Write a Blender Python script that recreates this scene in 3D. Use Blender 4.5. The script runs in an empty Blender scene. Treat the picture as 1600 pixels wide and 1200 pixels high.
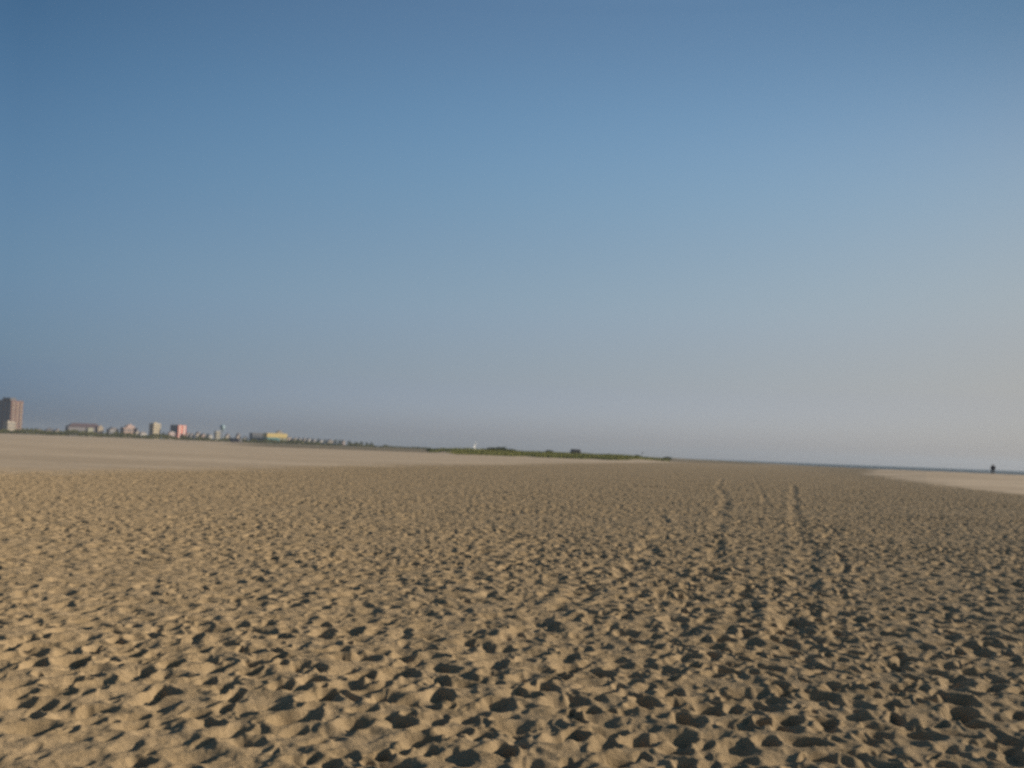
import bpy, bmesh, math, random
import numpy as np
from mathutils import Matrix, Vector

R = math.radians
rng = np.random.default_rng(7)
random.seed(7)
scene = bpy.context.scene
col = scene.collection

# ------------------------------------------------------------------ camera
EYE = 2.0
FPX = 1570.0                       # focal length in pixels of the 1600 px wide photograph
PITCH, ROLL = R(3.85), R(2.12)
cam_d = bpy.data.cameras.new('camera')
cam = bpy.data.objects.new('camera', cam_d)
col.objects.link(cam)
cam_d.sensor_width = 36.0
cam_d.lens = 36.0 * FPX / 1600.0
cam_d.clip_start, cam_d.clip_end = 0.05, 40000.0
CAMR = Matrix.Rotation(R(90) + PITCH, 3, 'X') @ Matrix.Rotation(ROLL, 3, 'Z')
cam.location = (0, 0, EYE)
cam.rotation_euler = CAMR.to_euler()
cam_d.dof.use_dof = True           # the photograph is slightly out of focus all over
cam_d.dof.focus_distance = 1.0
cam_d.dof.aperture_fstop = 11.5
scene.camera = cam


def ray(px, py):
    return (CAMR @ Vector(((px - 800) / FPX, (600 - py) / FPX, -1.0))).normalized()


def yh(px):                        # the image row of the true horizon above column px
    lo, hi = 500.0, 900.0
    for _ in range(40):
        m = (lo + hi) / 2
        if ray(px, m).z > 0:
            lo = m
        else:
            hi = m
    return lo


def az(px):
    d = ray(px, yh(px))
    return math.atan2(d.x, d.y)


def at(px, dist):                  # ground point on the bearing of column px
    a = az(px)
    return dist * math.sin(a), dist * math.cos(a)


def ztop(px, py, dist):            # height whose top stands at row py
    return EYE + (yh(px) - py) / FPX * dist * math.cos(az(px))


def mpp(px, dist):                 # metres across one photograph pixel at that bearing and distance
    return dist / FPX * math.cos(az(px)) ** 2


# ------------------------------------------------------------------ numpy noise
def hash2(ix, iy, s):
    h = (ix.astype(np.int64) * 374761393 + iy.astype(np.int64) * 668265263 + s * 974634533) & 0xFFFFFFFF
    h = ((h ^ (h >> 13)) * 1274126177) & 0xFFFFFFFF
    h = ((h ^ (h >> 16)) * 2246822519) & 0xFFFFFFFF
    return ((h ^ (h >> 15)) & 0xFFFFFF).astype(np.float32) / np.float32(0xFFFFFF)


def vnoise(x, y, s):
    ix, iy = np.floor(x), np.floor(y)
    fx, fy = (x - ix).astype(np.float32), (y - iy).astype(np.float32)
    ix, iy = ix.astype(np.int64), iy.astype(np.int64)
    u = fx * fx * fx * (fx * (fx * 6 - 15) + 10)
    v = fy * fy * fy * (fy * (fy * 6 - 15) + 10)
    a, b = hash2(ix, iy, s), hash2(ix + 1, iy, s)
    c, d = hash2(ix, iy + 1, s), hash2(ix + 1, iy + 1, s)
    return (a + (b - a) * u + (c - a) * v + (a - b - c + d) * u * v) * 2 - 1


def sstep(a, b, x):
    t = np.clip((x - a) / (b - a), 0, 1)
    return t * t * (3 - 2 * t)


# ------------------------------------------------------------------ terrain
DUNE_A0, DUNE_A1 = az(668), az(1050)
CR_A = np.radians([-180, -120, 8.0, 10.0, 12.0, 14.3, 16, 18, 20, 22.5, 27, 35, 60, 90, 180])
CR_D = np.array([9e3, 9e3, 9e3, 3000, 1500, 820, 530, 385, 300, 250, 224, 240, 350, 600, 9e3])


def macro(x, y):
    """large shape of the beach: foreshore crest on the right, dune patch, inlet behind it, rise to the scrub"""
    r = np.hypot(x, y)
    a = np.arctan2(x, y)
    dc = np.exp(np.interp(a, CR_A, np.log(CR_D)))
    bh = 1.1 * sstep(R(9), R(24), a) * (1 - sstep(R(120), R(160), a))
    z = bh * sstep(0.4, 1.0, r / dc)
    over = np.clip(r - dc, 0, None)
    z = z - np.clip(over * 0.03, 0, 4.0) * sstep(R(9.0), R(11.5), a) * (a < R(170))
    # grassed dune
    da = sstep(DUNE_A0, DUNE_A0 + R(1.6), a) * (1 - sstep(DUNE_A1 - R(3.0), DUNE_A1, a))
    dd = sstep(425, 490, r) * (1 - sstep(590, 660, r))
    z = z + 1.55 * da * dd * (0.85 + 0.25 * vnoise(x / 23, y / 23, 91))
    # inlet behind the dune
    ia = sstep(R(-4.0), R(-2.5), a) * (1 - sstep(R(5.5), R(7.0), a))
    z = z - 3.0 * ia * sstep(690, 760, r) * (1 - sstep(1500, 1600, r))
    # land rises slowly to the scrub on the left
    z = z + 1.0 * (1 - sstep(R(-6), R(-1), a)) * sstep(700, 1500, r) * (a > R(-80))
    return z


UX, UY = math.sin(R(14.5)), math.cos(R(14.5))      # axis of the trodden strip running to the sea


def churn_mask(x, y):
    u = x * UX + y * UY
    v = x * UY - y * UX
    wob = 1.6 * vnoise(u / 9, v / 9, 11) + 0.8 * vnoise(u / 2.5, v / 2.5, 12)
    vl = -40.5 + wob * 1.2 + 1.5 * vnoise(u / 40, u * 0, 13)
    vr = np.interp(u, [40, 65, 93, 119, 207, 260, 330], [26, 23, 20.2, 17.5, 18, 24, 40]) + wob * 0.6
    wob2 = 2.5 * vnoise(u / 0.9, v / 0.9, 14)
    vl, vr = vl + wob2, vr + 0.5 * wob2
    w = 5.0
    return sstep(-w, w, v - vl) * (1 - sstep(-w * 0.5, w * 0.5, v - vr)) * (1 - sstep(420, 700, u))


def prints(x, y, cell, seed, lmin, lmax, wr, dmin, dmax, keep, rim):
    """scattered foot-sized hollows with raised rims: one per jittered cell"""
    cx, cy = np.floor(x / cell).astype(np.int64), np.floor(y / cell).astype(np.int64)
    low = np.zeros(x.shape, np.float32)
    up = np.zeros(x.shape, np.float32)
    for i in (-1, 0, 1):
        for j in (-1, 0, 1):
            gx, gy = cx + i, cy + j
            h = hash2(gx, gy, seed)
            px = (gx + 0.5 + (hash2(gx, gy, seed + 1) - .5) * 0.95) * cell
            py = (gy + 0.5 + (hash2(gx, gy, seed + 2) - .5) * 0.95) * cell
            t = hash2(gx, gy, seed + 3) * 6.283
            # most people walk along the strip
            t = np.where(h > 0.28, R(90 - 14.5) + (t - 3.14) * 0.16, t)
            L = lmin + (lmax - lmin) * hash2(gx, gy, seed + 4)
            D = dmin + (dmax - dmin) * hash2(gx, gy, seed + 5) ** 1.4
            D = np.where(hash2(gx, gy, seed + 6) < keep, D, 0)
            dx, dy = (x - px), (y - py)
            ct, st = np.cos(t), np.sin(t)
            uu = (dx * ct + dy * st) / L
            vv = (-dx * st + dy * ct) / (L * wr)
            vv = vv * (1 + 0.25 * uu)
            q = np.sqrt(uu * uu + vv * vv).astype(np.float32)
            hol = (-D * (1 - sstep(0.12, 1.3, q)) * (1 + 0.35 * np.clip(uu, -1, 1))).astype(np.float32)
            rm = (D * rim * np.exp(-((q - 1.35) / 0.33) ** 2)).astype(np.float32)
            low += np.abs(hol) ** 3
            up += rm ** 3
    low, up = -np.cbrt(low), np.cbrt(up)      # hollows melt into each other
    return low + up * (1 + low * 12).clip(0, 1)


def track(x, y, pts, half, depth, ridge):
    best = np.full(x.shape, 1e9, np.float32)
    for (ax, ay), (bx, by) in zip(pts[:-1], pts[1:]):
        ex, ey = bx - ax, by - ay
        t = np.clip(((x - ax) * ex + (y - ay) * ey) / (ex * ex + ey * ey), 0, 1)
        best = np.minimum(best, np.hypot(x - ax - t * ex, y - ay - t * ey).astype(np.float32))
    q = best / half
    return (-depth * (1 - sstep(0.3, 1.2, q)) + ridge * np.exp(-((q - 1.6) / 0.45) ** 2)).astype(np.float32)


def gp(px, py):                    # ground point under a pixel
    d = ray(px, py)
    t = EYE / -d.z
    return d.x * t, d.y * t


TRACKS = [
    ([gp(1238, 758), gp(1240, 775), gp(1243, 800), gp(1250, 830), gp(1258, 862), gp(1250, 905), gp(1243, 960), gp(1225, 1040)], 0.24, 0.048, 0.022),
    ([gp(1130, 748), gp(1120, 762), gp(1136, 776), gp(1128, 796), gp(1120, 830), gp(1112, 880), gp(1085, 950), gp(1020, 1050)], 0.23, 0.038, 0.018),
    ([gp(1034, 800), gp(1030, 835), gp(1010, 860), gp(950, 900), gp(880, 950), gp(790, 1030)], 0.20, 0.050, 0.018),
    ([gp(1176, 744), gp(1188, 764), gp(1196, 790)], 0.16, 0.022, 0.016),
    ([gp(1290, 820), gp(1306, 870), gp(1330, 930)], 0.08, 0.045, 0.02),
]


def detail(x, y):
    m = churn_mask(x, y)
    wx = x + 0.05 * vnoise(x / 0.22, y / 0.22, 21)
    wy = y + 0.05 * vnoise(x / 0.22, y / 0.22, 22)
    big = prints(wx, wy, 0.30, 31, 0.10, 0.180, 0.74, 0.032, 0.100, 0.94, 0.20)
    mid = prints(wx + 7.3, wy + 3.1, 0.20, 51, 0.05, 0.11, 0.64, 0.010, 0.048, 0.80, 0.30)
    f = 0.016 * vnoise(x / 0.85, y / 0.85, 1) + 0.010 * vnoise(x / 0.34, y / 0.34, 2) \
        + 0.011 * vnoise(x / 0.15, y / 0.15, 3) + 0.0065 * vnoise(x / 0.07, y / 0.07, 4) + 0.003 * vnoise(x / 0.033, y / 0.033, 9)
    amp = 0.80 + 0.40 * vnoise(x / 3.1, y / 3.1, 5)
    v = x * UY - y * UX
    amp = amp * (0.66 + 0.47 * sstep(-22, 8, v) + 0.16 * sstep(4, 16, v))
    h = (big + mid * 0.85) * np.clip(amp, 0.2, 1.25) + f
    s = 0.010 * vnoise(x / 1.7, y / 1.7, 6) + 0.006 * vnoise(x / 0.6, y / 0.6, 7) + 0.02 * vnoise(x / 7, y / 2.5, 8)
    out = h * m + s * (1 - m)
    for t in TRACKS:
        r = np.hypot(x, y)
        far = sstep(26, 50, r) * (0.7 + 0.4 * vnoise(x / 1.6, y / 3.0, 42))
        near = (1 - sstep(28, 46, r)) * sstep(6.5, 11, r) * np.clip(0.45 + 1.3 * vnoise(x / 0.40, y / 0.50, 43), 0, 1.3)
        k = np.clip(far, 0, 1.2) + near
        out = out + k * track(x + 0.13 * vnoise(x / .5, y / .9, 41) + 0.12 * vnoise(x / 2, y / 3, 44), y, *t)
    return out.astype(np.float32), m.astype(np.float32)


def build_ground():
    # polar sheet round the camera's foot, finest inside the view, one closed surface out to the horizon
    dense = np.linspace(R(-33.5), R(33.5), 1500)
    side = R(33.5) + np.cumsum(np.geomspace(0.002, 0.12, 46))
    side = side[side < math.pi - 0.06]
    ang = np.concatenate([-side[::-1], dense, side])
    rows = [0.6]
    while rows[-1] < 9000:
        r = rows[-1]
        if r < 3.6:
            rows.append(r + 0.25)
        elif r < 240:
            rows.append(r + max(0.02, 0.0022 * r))
        else:
            rows.append(r * 1.02)
    rad = np.array(rows)
    na, nr = len(ang), len(rad)
    co = np.zeros((nr, na, 3), np.float32)
    ch = np.zeros((nr, na), np.float32)
    sa, ca = np.sin(ang), np.cos(ang)
    for i0 in range(0, nr, 120):
        rr = rad[i0:i0 + 120, None]
        X, Y = rr * sa[None], rr * ca[None]
        Z = macro(X, Y)
        if rr[0, 0] < 800:
            d, m = detail(X, Y)
            Z = Z + d * (1 - sstep(500, 800, rr))
            ch[i0:i0 + 120] = m
        co[i0:i0 + 120, :, 0], co[i0:i0 + 120, :, 1], co[i0:i0 + 120, :, 2] = X, Y, Z
    n = nr * na
    verts = np.concatenate([co.reshape(-1, 3), [[0, 0, 0]]]).astype(np.float32)
    i = np.arange(nr - 1)[:, None] * na
    j = np.arange(na)[None]
    jn = (j + 1) % na
    quads = np.stack([i + j, i + jn, i + na + jn, i + na + j], -1).reshape(-1, 4)[:, ::-1]
    tris = np.stack([np.full(na, n), jn[0], j[0]], -1)[:, ::-1]
    me = bpy.data.meshes.new('ground')
    me.vertices.add(len(verts))
    me.vertices.foreach_set('co', verts.ravel())
    loops = np.concatenate([quads.ravel(), tris.ravel()]).astype(np.int32)
    me.loops.add(len(loops))
    me.loops.foreach_set('vertex_index', loops)
    starts = np.concatenate([np.arange(len(quads)) * 4, len(quads) * 4 + np.arange(len(tris)) * 3]).astype(np.int32)
    me.polygons.add(len(starts))
    me.polygons.foreach_set('loop_start', starts)
    me.polygons.foreach_set('use_smooth', np.ones(len(starts), bool))
    me.update(calc_edges=True)
    at_ = me.attributes.new('trodden', 'FLOAT', 'POINT')
    at_.data.foreach_set('value', np.concatenate([ch.ravel(), [1.0]]).astype(np.float32))
    o = bpy.data.objects.new('ground', me)
    col.objects.link(o)
    o['kind'] = 'structure'
    return o


# ------------------------------------------------------------------ materials
def new_mat(name):
    m = bpy.data.materials.new(name)
    m.use_nodes = True
    nt = m.node_tree
    b = nt.nodes['Principled BSDF']
    return m, nt, b


def N(nt, kind, **kw):
    n = nt.nodes.new(kind)
    for k, v in kw.items():
        setattr(n, k, v)
    return n


def math_n(nt, op, a, b=None, c=None, clamp=False):
    n = N(nt, 'ShaderNodeMath', operation=op)
    n.use_clamp = clamp
    for k, v in enumerate((a, b, c)):
        if v is None:
            continue
        if isinstance(v, (int, float)):
            n.inputs[k].default_value = v
        else:
            nt.links.new(v, n.inputs[k])
    return n.outputs[0]


def mixc(nt, fac, a, b):
    n = N(nt, 'ShaderNodeMix', data_type='RGBA')
    for k, v in ((0, fac), (6, a), (7, b)):
        if isinstance(v, (int, float)):
            n.inputs[k].default_value = v
        elif isinstance(v, tuple):
            n.inputs[k].default_value = (*v, 1)
        else:
            nt.links.new(v, n.inputs[k])
    return n.outputs[2]


def noise(nt, vec, scale, detail=4, rough=0.55):
    n = N(nt, 'ShaderNodeTexNoise')
    n.inputs['Scale'].default_value = scale
    n.inputs['Detail'].default_value = detail
    n.inputs['Roughness'].default_value = rough
    if vec is not None:
        nt.links.new(vec, n.inputs['Vector'])
    return n.outputs['Fac']


def ramp(nt, v, a, b):
    n = N(nt, 'ShaderNodeMapRange')
    n.inputs[1].default_value, n.inputs[2].default_value = a, b
    n.interpolation_type = 'SMOOTHSTEP'
    nt.links.new(v, n.inputs[0])
    return n.outputs[0]


def sand_material():
    m, nt, b = new_mat('beach_sand')
    geo = N(nt, 'ShaderNodeNewGeometry')
    pos = geo.outputs['Position']
    sep = N(nt, 'ShaderNodeSeparateXYZ')
    nt.links.new(pos, sep.inputs[0])
    tr = N(nt, 'ShaderNodeAttribute', attribute_name='trodden').outputs['Fac']
    # trodden sand
    n1 = noise(nt, pos, 2.2, 5)
    n2 = noise(nt, pos, 28, 3)
    n3 = noise(nt, pos, 70, 4, 0.8)
    c = mixc(nt, ramp(nt, n1, .3, .7), SAND_A, SAND_B)
    c = mixc(nt, math_n(nt, 'MULTIPLY', ramp(nt, n2, .45, .75), .35), c, SAND_DRY)
    c = mixc(nt, math_n(nt, 'MULTIPLY', ramp(nt, n3, .50, .75), .35), c, SAND_GRAIN)
    # combed, untrodden sand: pale, with long faint bands left by rakes and tyres
    mp = N(nt, 'ShaderNodeMapping')
    mp.inputs['Rotation'].default_value = (0, 0, R(12))
    mp.inputs['Scale'].default_value = (0.006, 0.055, 1)
    nt.links.new(pos, mp.inputs[0])
    st = noise(nt, mp.outputs[0], 1.0, 5, 0.6)
    n4 = noise(nt, pos, 0.05, 5)
    c2 = mixc(nt, ramp(nt, st, .41, .59), COMB_A, COMB_B)
    c2 = mixc(nt, math_n(nt, 'MULTIPLY', ramp(nt, n4, .4, .7), .5), c2, COMB_C)
    c2 = mixc(nt, math_n(nt, 'MULTIPLY', ramp(nt, n3, .50, .75), .25), c2, SAND_GRAIN)
    c = mixc(nt, tr, c2, c)
    # damp, weedy flat between the beach and the scrub, and wet sand at the water's edge
    ln = N(nt, 'ShaderNodeVectorMath', operation='LENGTH')
    nt.links.new(pos, ln.inputs[0])
    dist = ln.outputs['Value']
    n5 = noise(nt, pos, 0.012, 4)
    dd = math_n(nt, 'ADD', dist, math_n(nt, 'MULTIPLY', math_n(nt, 'SUBTRACT', n5, .5), 260))
    band = ramp(nt, dd, 500, 540)
    az_ = math_n(nt, 'ARCTAN2', sep.outputs[0], sep.outputs[1])
    left = ramp(nt, az_, R(-16.5), R(-13))
    right = math_n(nt, 'SUBTRACT', 1.0, ramp(nt, az_, R(13), R(16)))
    wet = math_n(nt, 'MULTIPLY', math_n(nt, 'MULTIPLY', band, left), right)
    n6 = noise(nt, pos, 0.02, 5)
    cw = mixc(nt, ramp(nt, n6, .35, .65), DAMP_A, DAMP_B)
    c = mixc(nt, math_n(nt, 'MULTIPLY', wet, .85), c, cw)
    wr = math_n(nt, 'MULTIPLY', ramp(nt, dd, 500, 530), math_n(nt, 'SUBTRACT', 1.0, ramp(nt, dd, 600, 720)))
    c = mixc(nt, math_n(nt, 'MULTIPLY', math_n(nt, 'MULTIPLY', wr, math_n(nt, 'MULTIPLY', left, right)), .6), c, (0.07, 0.055, 0.038))
    low = math_n(nt, 'SUBTRACT', 1.0, ramp(nt, sep.outputs[2], -1.1, -0.3))
    c = mixc(nt, low, c, (0.13, 0.10, 0.07))
    nt.links.new(c, b.inputs['Base Color'])
    b.inputs['Roughness'].default_value = 0.95
    nt.links.new(math_n(nt, 'MULTIPLY', tr, 0.5), b.inputs['Diffuse Roughness'])
    b.inputs['Specular IOR Level'].default_value = 0.12
    bmp = N(nt, 'ShaderNodeBump')
    nt.links.new(math_n(nt, 'MULTIPLY_ADD', tr, 0.55, 0.06), bmp.inputs['Strength'])
    bmp.inputs['Distance'].default_value = 0.042
    hsum = math_n(nt, 'ADD', math_n(nt, 'MULTIPLY', noise(nt, pos, 26, 7, 0.75), 1.0), math_n(nt, 'MULTIPLY', n3, 0.12))
    nt.links.new(hsum, bmp.inputs['Height'])
    nt.links.new(bmp.outputs[0], b.inputs['Normal'])
    return m


SAND_A, SAND_B = (0.282, 0.206, 0.116), (0.348, 0.257, 0.151)
SAND_DRY, SAND_GRAIN = (0.372, 0.282, 0.176), (0.178, 0.123, 0.070)
COMB_A, COMB_B, COMB_C = (0.365, 0.286, 0.197), (0.475, 0.378, 0.268), (0.335, 0.262, 0.178)
DAMP_A, DAMP_B = (0.105, 0.090, 0.050), (0.165, 0.132, 0.078)

_mc = {}


def paint(name, rgb, rough=0.75, var=0.12, scale=0.6, metallic=0.0):
    """a weathered surface of one colour"""
    if name in _mc:
        return _mc[name]
    m, nt, b = new_mat(name)
    tc = N(nt, 'ShaderNodeTexCoord').outputs['Object']
    rgb = tuple(q * (0.80 if 'sail' in name else 0.36 if 'tower' in name else 0.48) if q > 0.12 else q for q in rgb)
    n = noise(nt, tc, scale, 5)
    dark = tuple(v * (1 - var) for v in rgb)
    lite = tuple(min(1, v * (1 + var)) for v in rgb)
    nt.links.new(mixc(nt, ramp(nt, n, .3, .7), dark, lite), b.inputs['Base Color'])
    b.inputs['Roughness'].default_value = rough
    b.inputs['Metallic'].default_value = metallic
    _mc[name] = m
    return m


def leaf_mat(name, a, c, scale=0.25):
    m, nt, b = new_mat(name)
    geo = N(nt, 'ShaderNodeNewGeometry')
    n = noise(nt, geo.outputs['Position'], scale, 4)
    cc = mixc(nt, ramp(nt, n, .35, .65), a, c)
    rnd = geo.outputs['Random Per Island']
    cc = mixc(nt, math_n(nt, 'MULTIPLY', rnd, .5), cc, tuple(min(1, v * 1.7) for v in c))
    nt.links.new(cc, b.inputs['Base Color'])
    b.inputs['Roughness'].default_value = 0.7
    b.inputs['Specular IOR Level'].default_value = 0.2
    return m


# ------------------------------------------------------------------ object helpers
def thing(name, label, cat, loc=(0, 0, 0), rz=0.0, group=None):
    o = bpy.data.objects.new(name, None)
    o.empty_display_size = 0.2
    col.objects.link(o)
    o.location, o.rotation_euler = loc, (0, 0, rz)
    o['label'], o['category'] = label, cat
    if group:
        o['group'] = group
    return o


def tag(o, label, cat, group=None):
    o['label'], o['category'] = label, cat
    if group:
        o['group'] = group
    return o


def link_mesh(name, bm, mat, parent=None, smooth=False):
    bmesh.ops.recalc_face_normals(bm, faces=bm.faces)
    me = bpy.data.meshes.new(name)
    bm.to_mesh(me)
    bm.free()
    if smooth:
        for p in me.polygons:
            p.use_smooth = True
    me.materials.append(mat)
    o = bpy.data.objects.new(name, me)
    col.objects.link(o)
    if parent:
        o.parent = parent
    return o


def box(bm, x0, x1, y0, y1, z0, z1):
    v = [bm.verts.new(p) for p in ((x0, y0, z0), (x1, y0, z0), (x1, y1, z0), (x0, y1, z0),
                                   (x0, y0, z1), (x1, y0, z1), (x1, y1, z1), (x0, y1, z1))]
    for f in ((0, 3, 2, 1), (4, 5, 6, 7), (0, 1, 5, 4), (1, 2, 6, 5), (2, 3, 7, 6), (3, 0, 4, 7)):
        bm.faces.new([v[i] for i in f])


def prism(bm, poly, y0, y1):       # polygon in x,z pushed along y
    a = [bm.verts.new((x, y0, z)) for x, z in poly]
    b = [bm.verts.new((x, y1, z)) for x, z in poly]
    bm.faces.new(a)
    bm.faces.new(b[::-1])
    n = len(poly)
    for i in range(n):
        bm.faces.new((a[i], b[i], b[(i + 1) % n], a[(i + 1) % n]))


def lathe(bm, prof, seg=20, cx=0, cy=0):
    rings = []
    for r, z in prof:
        rings.append([bm.verts.new((cx + r * math.cos(2 * math.pi * k / seg), cy + r * math.sin(2 * math.pi * k / seg), z)) for k in range(seg)])
    for p, q in zip(rings[:-1], rings[1:]):
        for k in range(seg):
            bm.faces.new((p[k], p[(k + 1) % seg], q[(k + 1) % seg], q[k]))
    bm.faces.new(rings[0][::-1])
    bm.faces.new(rings[-1])


def tube(bm, p0, p1, r0, r1, seg=8):
    p0, p1 = Vector(p0), Vector(p1)
    d = (p1 - p0).normalized()
    e = d.orthogonal().normalized()
    f = d.cross(e)
    a, b = [], []
    for k in range(seg):
        t = 2 * math.pi * k / seg
        w = e * math.cos(t) + f * math.sin(t)
        a.append(bm.verts.new(p0 + w * r0))
        b.append(bm.verts.new(p1 + w * r1))
    for k in range(seg):
        bm.faces.new((a[k], a[(k + 1) % seg], b[(k + 1) % seg], b[k]))
    bm.faces.new(a[::-1])
    bm.faces.new(b)


def mesh_from_arrays(name, verts, nper, mat, parent=None):
    """separate small faces (nper corners each) as one mesh"""
    verts = np.asarray(verts, np.float32).reshape(-1, 3)
    nf = len(verts) // nper
    me = bpy.data.meshes.new(name)
    me.vertices.add(len(verts))
    me.vertices.foreach_set('co', verts.ravel())
    me.loops.add(len(verts))
    me.loops.foreach_set('vertex_index', np.arange(len(verts), dtype=np.int32))
    me.polygons.add(nf)
    me.polygons.foreach_set('loop_start', (np.arange(nf) * nper).astype(np.int32))
    me.update(calc_edges=True)
    me.materials.append(mat)
    o = bpy.data.objects.new(name, me)
    col.objects.link(o)
    if parent:
        o.parent = parent
    return o


def leaves(centres, size):
    """random leaf-like quads at the centres"""
    n = len(centres)
    a = rng.normal(size=(n, 3))
    a /= np.linalg.norm(a, axis=1, keepdims=True)
    b = np.cross(a, rng.normal(size=(n, 3)))
    b /= np.linalg.norm(b, axis=1, keepdims=True)
    s = (np.asarray(size) * (0.6 + 0.8 * rng.random(n)))[:, None]
    c = np.asarray(centres)
    return np.stack([c - a * s, c + b * s * .5, c + a * s, c - b * s * .5], 1).reshape(-1, 3)


def gz(x, y):
    return float(macro(np.array([x]), np.array([y]))[0])


# ------------------------------------------------------------------ ground, water
ground = build_ground()
ground.data.materials.append(sand_material())


def build_sea():
    bm = bmesh.new()
    rings = [120, 300, 700, 1500, 3000, 5500, 9300]
    seg = 96
    prev = None
    c = bm.verts.new((0, 0, -1.2))
    for r in rings:
        cur = [bm.verts.new((r * math.sin(2 * math.pi * k / seg), r * math.cos(2 * math.pi * k / seg), -1.2)) for k in range(seg)]
        for k in range(seg):
            if prev is None:
                bm.faces.new((c, cur[(k + 1) % seg], cur[k]))
            else:
                bm.faces.new((prev[k], prev[(k + 1) % seg], cur[(k + 1) % seg], cur[k]))
        prev = cur
    m, nt, b = new_mat('sea_water')
    geo = N(nt, 'ShaderNodeNewGeometry')
    b.inputs['Base Color'].default_value = (0.070, 0.082, 0.080, 1)
    b.inputs['Roughness'].default_value = 0.5
    b.inputs['Specular IOR Level'].default_value = 0.35
    w = noise(nt, geo.outputs['Position'], 0.35, 5, 0.6)
    bmp = N(nt, 'ShaderNodeBump')
    bmp.inputs['Strength'].default_value = 1.0
    bmp.inputs['Distance'].default_value = 2.5
    nt.links.new(w, bmp.inputs['Height'])
    nt.links.new(bmp.outputs[0], b.inputs['Normal'])
    o = link_mesh('sea', bm, m)
    o['kind'] = 'structure'
    return o


build_sea()

# ------------------------------------------------------------------ vegetation that reads as one mass
SCRUB = leaf_mat('scrub_leaves', (0.043, 0.049, 0.014), (0.074, 0.074, 0.021), 0.03)
GRASS = leaf_mat('dune_grass_blades', (0.070, 0.090, 0.020), (0.138, 0.138, 0.034), 0.06)
SHRUB = leaf_mat('shrub_leaves', (0.022, 0.036, 0.014), (0.040, 0.056, 0.020), 0.5)
TREEL = leaf_mat('tree_leaves', (0.035, 0.045, 0.022), (0.055, 0.066, 0.030), 0.3)
BARK = paint('bark', (0.12, 0.09, 0.065), 0.9, 0.25, 2.0)


def build_scrub():
    n = 60000
    px = rng.uniform(-330, 760, n)
    t = rng.random(n)
    hpx = np.interp(px, [-330, 0, 330, 420, 540, 620, 760], [8.4, 8.4, 7.0, 6.2, 4.6, 3.4, 2.4])
    a = np.interp(px, np.linspace(-330, 760, 60), [az(p) for p in np.linspace(-330, 760, 60)])
    d = 1480 + 110 * rng.random(n)
    x, y = d * np.sin(a), d * np.cos(a)
    g = macro(x, y)
    top = hpx / FPX * 1500 * (0.72 + 0.38 * vnoise(px / 9.0, px * 0, 61) + 0.16 * vnoise(px / 2.6, px * 0, 62))
    z = g + 0.2 + np.clip(top, 0.5, None) * t ** 0.8
    o = mesh_from_arrays('scrub', leaves(np.stack([x, y, z], 1), np.full(n, 0.75)), 4, SCRUB)
    o['kind'] = 'stuff'
    o['label'] = 'low dark green scrub in a long line at the far edge of the beach'
    return o


build_scrub()


def build_dune_grass():
    n = 130000
    a = rng.uniform(DUNE_A0 + R(0.1), DUNE_A1 - R(0.1), n)
    d = rng.uniform(425, 640, n)
    x, y = d * np.sin(a), d * np.cos(a)
    k = vnoise(x / 14, y / 14, 71) + 0.5 * vnoise(x / 5, y / 5, 72)
    fa = (a - DUNE_A0) / (DUNE_A1 - DUNE_A0)
    edge = 428 + 120 * np.clip((0.13 - fa) / 0.13, 0, 1) + 110 * np.clip((fa - 0.82) / 0.18, 0, 1) + 14 * vnoise(a * 60, a * 0, 73)
    ok = (k > -0.75 + 1.0 * np.clip((fa - 0.88) / 0.12, 0, 1)) & (d > edge)
    x, y, k, fa = x[ok], y[ok], k[ok], fa[ok]
    n = len(x)
    g = macro(x, y)
    h = (0.75 + 0.5 * rng.random(n)) * (1.0 + 0.55 * k)
    ln = rng.normal(0, 0.22, (n, 2)) * h[:, None]
    w = rng.uniform(0.05, 0.12, n)
    th = rng.uniform(0, math.pi, n)
    bx, by = np.cos(th) * w, np.sin(th) * w
    p0 = np.stack([x - bx, y - by, g - 0.05], 1)
    p1 = np.stack([x + bx, y + by, g - 0.05], 1)
    p2 = np.stack([x + ln[:, 0], y + ln[:, 1], g + h], 1)
    o = mesh_from_arrays('dune_grass', np.stack([p0, p1, p2], 1).reshape(-1, 3), 3, GRASS)
    o['kind'] = 'stuff'
    o['label'] = 'olive green beach grass covering the low dune in the middle distance'


build_dune_grass()


def shrub(px, d, w, h, label, group='dark shrubs on the grassy dune'):
    w, h = w * 1.35, h * 1.25
    x, y = at(px, d)
    z = gz(x, y)
    o = thing('shrub', label, 'shrub', (x, y, z), 0, group)
    n = int(220 + 160 * w)
    p = rng.normal(size=(n, 3))
    p /= np.linalg.norm(p, axis=1, keepdims=True)
    p *= (rng.random(n) ** 0.45)[:, None]
    lump = 1 + 0.35 * np.sin(p[:, 0] * 5 + px) * np.cos(p[:, 1] * 4)
    c = np.stack([p[:, 0] * w / 2, p[:, 1] * w / 2.4, h * 0.55 + p[:, 2] * h * 0.45 * lump], 1)
    mesh_from_arrays('foliage', leaves(c, np.full(n, 0.22)), 4, SHRUB, o)
    bm = bmesh.new()
    for k in range(5):
        t = 2 * math.pi * k / 5
        tube(bm, (0.1 * math.cos(t), 0.1 * math.sin(t), -0.1), (w * .25 * math.cos(t), w * .2 * math.sin(t), h * .6), 0.06, 0.02, 6)
    link_mesh('stem', bm, BARK, o)
    return o


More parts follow.
